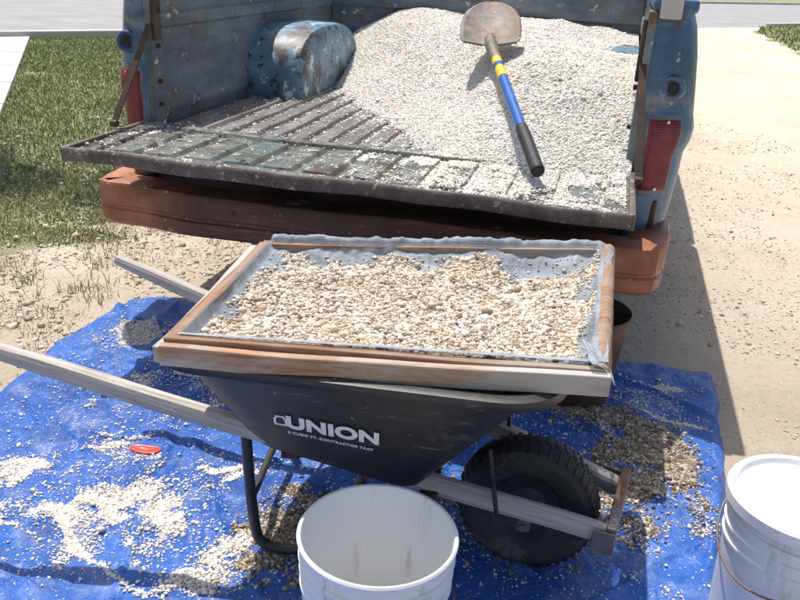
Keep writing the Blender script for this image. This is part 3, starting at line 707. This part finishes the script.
def sideM(s,t,dx=0,out=.0035):
    P=side_pt(s,t); X=(side_pt(s+.1,t)-side_pt(s-.1,t)).normalized(); Yv=(side_pt(s,t+.1)-side_pt(s,t-.1)); Yv=(Yv-X*Yv.dot(X)).normalized(); Zv=X.cross(Yv)
    P=P+Zv*out+X*dx
    return Matrix(((X.x,Yv.x,Zv.x,P.x),(X.y,Yv.y,Zv.y,P.y),(X.z,Yv.z,Zv.z,P.z),(0,0,0,1)))
def letters(name,body,size,s,t,bold,dx=0):
    c=bpy.data.curves.new(name,'FONT'); c.body=body; c.size=size; c.align_x='CENTER';c.align_y='CENTER';c.extrude=.0006;c.offset=bold;c.space_character=1.04
    o=bpy.data.objects.new(name,c); c.materials.append(M_letter)
    o.matrix_basis=sideM(s,t,dx)
    COL.objects.link(o); o.parent=wb; o.matrix_parent_inverse=wb.matrix_basis.inverted(); return o
TS=.465
letters("tray_lettering","UNION",.057,TS,.44,.0026,.010)
letters("tray_small_lettering","6 CUBIC FT. CONTRACTOR TRAY",.0115,TS,.315,.0002,.008)
lm=sideM(TS,.45,-.099,.0042)
def ring2(o_,i_,z):
    v=[];f=[]
    for (a,b) in o_: v.append(lm@Vector((a,b,z)))
    for (a,b) in i_: v.append(lm@Vector((a,b,z)))
    n=len(o_); return v,[(i,(i+1)%n,n+(i+1)%n,n+i) for i in range(n)]
oo=[(-.014,-.017),(.014,-.017),(.014,.008),(.010,.008),(.010,.017),(-.010,.017),(-.010,.008),(-.014,.008)]
ii=[(a*.68,b*.70) for a,b in oo]
v,f=ring2(oo,ii,0); mesh("tray_logo",v,f,M_letter,parent=wb)
def hz_taper(t): return .72+.28*math.sin(min(1,t/.22)*math.pi/2)
beam("handle",(-.96,1.612,.520),(.475,1.468,.200),.036,.043,M_woodg,wb,bev=.012,seg=30,taper=hz_taper,wob=.003)
beam("handle",(-.815,2.205,.50),(.555,1.66,.200),.036,.043,M_woodg,wb,bev=.012,seg=30,taper=hz_taper,wob=.003)
beam("nose_bracket",(.478,1.450,.200),(.566,1.688,.200),.022,.070,M_galv,wb,bev=.003,wob=0)
for p,q in (((.484,1.444,.200),(-.045,.006)),((.562,1.682,.200),(-.05,.02))):
    beam("nose_gusset",p,(p[0]+q[0],p[1]+q[1],.205),.005,.05,M_galv,wb,bev=.001,wob=0)
for (a,b) in (((-.325,1.570),(-.05,1.525)),((-.30,1.985),(.0,1.87))):
    tube("leg",[(a[0],a[1],.375),(a[0]+.008,a[1],.2),(a[0]+.02,a[1]-.002,.085),(a[0]+.035,a[1]-.005,.055),(a[0]+.07,a[1]-.012,.045),(a[0]+.12,a[1]-.018,.05),(a[0]+.16,a[1]-.02,.08),(b[0]-.04,b[1],.20),(b[0],b[1],.31)],.0125,M_steel,wb,smooth_pts=True)
    for (p,z) in ((a,.36),(b,.30)): tube("leg_bolt",[(p[0],p[1]-.022,z),(p[0],p[1]-.03,z)],.007,M_galv,wb,seg=6)
tube("leg_crossbar",[(-.318,1.575,.16),(-.290,1.985,.16)],.009,M_steel,wb)
beam("leg_brace",(-.32,1.60,.33),(-.20,1.96,.10),.004,.022,M_steel,wb,wob=0,bev=.001)
beam("cross_riser",(-.22,1.52,.325),(-.17,2.03,.335),.04,.022,M_drust,wb,bev=.003)
beam("cross_riser",(.08,1.47,.268),(.13,1.85,.275),.04,.022,M_drust,wb,bev=.003)
tube("tray_strut",[(.205,1.475,.40),(.215,1.47,.34),(.235,1.475,.235)],.0050,M_drust,wb)
tube("tray_strut",[(.25,1.79,.40),(.28,1.77,.34),(.29,1.76,.24)],.0050,M_drust,wb)
# wheel
WC=Vector((.325,1.610,.180)); WR=.162; axw=Vector((.243,.97,0)).normalized()
R=Matrix.Translation(WC)@(axw.to_track_quat('Z','Y').to_matrix().to_4x4())
sc=WR/.185
revolve("wheel_tire",[(r*sc,z*1.1) for r,z in [(.10,-.03),(.125,-.042),(.155,-.046),(.175,-.036),(.183,-.02),(.185,0),(.183,.02),(.175,.036),(.155,.046),(.125,.042),(.10,.03)]],M_rubber,R,60,parent=wb,close=True)
revolve("wheel_hub",[(r*sc,z) for r,z in [(.0,-.045),(.022,-.045),(.024,-.03),(.05,-.012),(.085,-.018),(.102,-.034),(.108,-.034),(.104,0),(.108,.034),(.102,.034),(.085,.018),(.05,.012),(.024,.03),(.022,.045),(0,.045)]],M_steel,R,40,parent=wb)
v=[];f=[]
for i in range(44):
    a=2*math.pi*i/44
    for s_ in(-1,1):
        b0=len(v); tw=a+s_*.035
        for (da,ww,rr) in ((-.032,.003,.184),(.032,.003,.184),(.032,.044,.174),(-.032,.044,.174),(-.026,.003,.189),(.026,.003,.189),(.026,.044,.179),(-.026,.044,.179)):
            v.append(R@Vector((rr*sc*math.cos(tw+da),rr*sc*math.sin(tw+da),s_*ww)))
        f+=[tuple(b0+k for k in q) for q in ((4,5,6,7),(0,1,5,4),(1,2,6,5),(2,3,7,6),(3,0,4,7))]
mesh("tire_lugs",v,f,M_rubber,parent=wb)
tube("axle",[WC-axw*.11,WC+axw*.11],.009,M_galv,wb)
for q in(-1,1):
    c=WC+axw*q*.10
    beam("axle_bracket",c-Vector((0,0,.012)),c+Vector((0.01,0,.055)),.03,.006,M_galv,wb,up=(0,1,0),bev=.001,wob=0)
# ================================================================ SIEVE
sv=empty("gravel_sieve",(0.03,1.66,.64))
FL=Vector((-.437,1.372,.642));FR=Vector((.382,1.340,.645));BR=Vector((.522,1.980,.678));BL=Vector((-.345,1.930,.662))
def Q(a,b,dz=0): 
    p=(FL*(1-a)+FR*a)*(1-b)+(BL*(1-a)+BR*a)*b; return p+Vector((0,0,dz))
beam("front_board",Q(-.005,.0,-.010),Q(1.01,0,-.010),.020,.042,M_woodf,sv,bev=.003)
beam("front_strip",Q(.0,.036,.006),Q(1.0,.036,.006),.020,.020,M_woodb,sv,bev=.003)
beam("back_board",Q(.0,1.0,-.012),Q(1.0,1.0,-.012),.03,.040,M_woodb,sv,bev=.003)
beam("left_board",Q(.012,.03,-.006),Q(.012,.98,-.006),.026,.040,M_woodb,sv,bev=.003)
beam("left_outer_board",Q(-.018,.02,-.018),Q(-.018,.99,-.018),.018,.035,M_woodg,sv,bev=.003)
tube("right_rail",[Q(.985,.03,.004),Q(.988,.3,.008),Q(.99,.6,.007),Q(.991,.98,.008)],.018,M_woodb,sv,smooth_pts=True,seg=10)
beam("right_board",Q(1.0,.02,-.024),Q(1.0,.98,-.024),.020,.03,M_woodb,sv,bev=.003)
def scz(a,b):
    e=np.minimum(np.minimum(a-.02,1.0-a-.03),np.minimum(b-.06,1.0-b)*.75)
    s=-.030*sstep(.0,.10,e)-.010*sstep(.05,.4,e)
    s=s+.026*(1-sstep(0,.02,e))
    s=s+.008*(fbm(a*14,b*9,3,121)-.5)*sstep(-.02,.03,e)
    s=s+.024*(fbm(a*20,b*5,5,131)-.5)*(sstep(.76,.96,b)+.6*sstep(.92,1,a))
    s=s+.010*(fbm((a+b)*26,(a-b)*6,3,133)-.5)*sstep(.7,.85,b)
    return s
na,nb=220,160
A_,B_=np.meshgrid(np.linspace(.025,1.0,na),np.linspace(.045,1.035,nb),indexing='ij')
def Qn(A,Bb):
    q=np.zeros(A.shape+(3,))
    for i in range(3): q[...,i]=(FL[i]*(1-A)+FR[i]*A)*(1-Bb)+(BL[i]*(1-A)+BR[i]*A)*Bb
    return q
q=Qn(A_,B_); q[...,2]+=scz(A_,B_)-.004-.5*np.clip(B_-1.02,0,1)
q[...,0]+=.014*(fbm(B_*9,A_*2,3,141)-.5)*(A_>.93)
q[...,1]+=.02*(fbm(A_*12,B_*2,4,142)-.5)*(B_>.97)
I=np.arange(na*nb).reshape(na,nb)
F=np.stack([I[:-1,:-1],I[1:,:-1],I[1:,1:],I[:-1,1:]],-1).reshape(-1,4)
npmesh("screen",q.reshape(-1,3),F,M_screen,True,sv)
fa,fb=np.meshgrid(np.linspace(0,1,24),np.linspace(0,1,16),indexing='ij')
P0=np.array(Q(.955,.05,.026))
fl=np.stack([P0[0]+.048*fa,P0[1]-.025-.01*fa+.10*fb,P0[2]+.008*np.sin(fa*4+fb*2)-.024*(1-fb)*fa+.012*(fbm(fa*4,fb*4,2,5)-.5)],-1)
I=np.arange(24*16).reshape(24,16)
F2=np.stack([I[:-1,:-1],I[1:,:-1],I[1:,1:],I[:-1,1:]],-1).reshape(-1,4)
npmesh("screen_flap",fl.reshape(-1,3),F2,M_screen,True,sv)
n=105000
a=rng.uniform(.045,.965,n);b=rng.uniform(.075,.95,n)
cov=fbm(a*8,b*6,5,151)+.36*sstep(.0,.12,np.minimum(np.minimum(a-.03,.965-a),np.minimum((b-.05)*1.5,(.92-.06*a-b)*1.0+.05)))
cov-=.10*sstep(.55,.9,a)*sstep(.62,.88,b)
k=(cov>.58+rng.normal(0,.05,n))|(rng.random(n)<.02)
a,b=a[k],b[k]; P=Qn(a,b); P[:,2]+=scz(a,b)-.003+rng.random(len(a))*.010*sstep(.62,.8,cov[k])
pebbles("sieve_pebbles",P,.0050,M_sieve,sv,var=.42)
# ================================================================ BUCKETS
def bucket(x,y,s=1,lid=False,rz=0,tilt=0):
    e=empty("white_bucket",(x,y,.022)); e.rotation_euler=(tilt,0,rz); k=dict(parent=e,inv=False)
    H=.345
    pr=[(0,0),(.124,0),(.130,.006),(.131,.02),(.1385,H-.105),(.1425,H-.105),(.1427,H-.099),(.139,H-.097),(.1395,H-.075),(.1435,H-.075),(.1437,H-.069),(.140,H-.067),(.1405,H-.045),(.1455,H-.045),(.1455,H-.039),(.141,H-.037),(.1415,H-.014),(.147,H-.013),(.1485,H-.004),(.146,H),(.1415,H-.001),(.1385,H-.01),(.137,H-.04),(.127,.02),(.12,.008),(0,.008)]
    revolve("shell",pr,M_white,seg=96,auto=30,**k)
    if lid:
        revolve("lid",[(0,H+.004),(.06,H+.004),(.062,H+.006),(.064,H+.004),(.118,H+.004),(.122,H+.001),(.130,H+.001),(.134,H+.012),(.148,H+.012),(.1525,H+.006),(.1525,H-.016),(.150,H-.018)],M_white,seg=96,auto=30,**k)
    pts=[]
    for i in range(25):
        t=math.pi*i/24; pts.append((.150*math.cos(t),-.152*math.sin(t)*.99-.0,H-.055-.10*math.sin(t)))
    tube("bail",pts,.0022,M_galv,**k)
    for q in(-1,1): tube("bail_ear",[(q*.140,0,H-.055),(q*.158,0,H-.055)],.012,M_white,**k)
    return e
b1=bucket(-.016,1.232,rz=2.2)
n=9000; r=.124*np.sqrt(rng.random(n));t=rng.uniform(0,6.283,n)
pebbles("bucket_pebbles",np.stack([r*np.cos(t),r*np.sin(t),.030+.03*rng.random(n)+.05*r*np.sin(t)],1),.0052,M_sieve,b1,False)
b2=bucket(.843,1.405,lid=True,rz=-.9)
pl=empty("rusty_pail",(.592,2.43,.02)); k=dict(parent=pl,inv=False)
revolve("pail_shell",[(0,0),(.105,0),(.108,.004),(.140,.30),(.1445,.302),(.146,.308),(.143,.313),(.138,.310),(.134,.29),(.103,.01),(0,.01)],M_pail,seg=64,**k)
# ================================================================ TREE left of the frame
TXr=(-4.55,5.5,0)
tree=empty("shade_tree",TXr)
def br(p,d,L,r,depth):
    pts=[Vector(p)];d=Vector(d).normalized()
    for i in range(4):
        d=(d+Vector(rng.normal(0,.13,3))).normalized(); pts.append(pts[-1]+d*L/4)
    tube("limb" if depth else "trunk",pts,r,M_bark,tree,smooth_pts=True,seg=8,radii=[r*(1-.1*i) for i in range(6)])
    tips.append(pts[-1])
    if depth<2:
        for i in range(4 if depth==0 else 3):
            a=rng.uniform(0,6.28); nd=(d*.8+Vector((math.cos(a),math.sin(a),.25))*.9)
            br(pts[-1 if i<2 else -2],nd,L*.62,r*.5,depth+1)
tips=[]
M_bark=mat("bark",[(.3,(.06,.045,.035)),(.7,(.16,.13,.1))],10,.9,bump=.01,stretch=(3,3,.6))
br(TXr,(0.12,0,1),2.2,.13,0)
nl=900
cs=[np.array(t) for t in tips if t.z>1.9]+[np.array((TXr[0]+.2,TXr[1],3.4))+rng.normal(0,.6,3)*np.array([1.2,1,.6]) for _ in range(14)]
V=[]
for c in cs:
    rr=rng.uniform(.35,.6); d=rng.normal(0,1,(nl,3));d/=np.linalg.norm(d,axis=1)[:,None]; p=c+d*(rr*rng.random((nl,1))**.4)*np.array([1.1,1.1,.75])
    e1=rng.normal(0,1,(nl,3));e1/=np.linalg.norm(e1,axis=1)[:,None];e2=np.cross(e1,rng.normal(0,1,(nl,3)));e2/=np.linalg.norm(e2,axis=1)[:,None]
    s_=rng.uniform(.03,.06,(nl,1))
    V.append(np.stack([p-e1*s_,p-e2*s_*.5,p+e1*s_,p+e2*s_*.5],1))
V=np.concatenate(V).reshape(-1,3); F=np.arange(len(V)).reshape(-1,4)
npmesh("foliage",V,F,M_leaf,False,tree)
# ================================================================ LIGHT, SKY, CAMERA
sd=Vector((.20,-.33,-1)).normalized()
el=math.asin(-sd.z); az=math.atan2(-sd.x,-sd.y)
L=bpy.data.lights.new("sun","SUN"); L.energy=5.0; L.angle=math.radians(.5); L.color=(1,.97,.92)
so=bpy.data.objects.new("sun",L); so.rotation_euler=sd.to_track_quat('-Z','Y').to_euler(); so.location=(0,0,10); COL.objects.link(so)
w=bpy.data.worlds.new("World"); S.world=w; w.use_nodes=True
sk=w.node_tree.nodes.new("ShaderNodeTexSky"); sk.sky_type='NISHITA'; sk.sun_disc=False; sk.sun_elevation=el; sk.sun_rotation=az; sk.dust_density=3
bg=w.node_tree.nodes["Background"]; bg.inputs[1].default_value=.15; w.node_tree.links.new(sk.outputs[0],bg.inputs[0])
S.view_settings.view_transform='Standard'; S.view_settings.look='None'; S.view_settings.exposure=0
f_,p_,r_,h_=828.1,.3972,.0567,1.3443
cam=bpy.data.cameras.new("camera"); cam.sensor_width=36; cam.lens=36*f_/800; cam.clip_start=.05; cam.clip_end=1000
co=bpy.data.objects.new("camera",cam); COL.objects.link(co)
R0=Vector((1,0,0));U0=Vector((0,math.sin(p_),math.cos(p_)));Fw=Vector((0,math.cos(p_),-math.sin(p_)))
X=R0*math.cos(r_)+U0*math.sin(r_);Yc=-R0*math.sin(r_)+U0*math.cos(r_);Zc=-Fw
co.matrix_world=Matrix(((X.x,Yc.x,Zc.x,0),(X.y,Yc.y,Zc.y,0),(X.z,Yc.z,Zc.z,h_),(0,0,0,1)))
S.camera=co
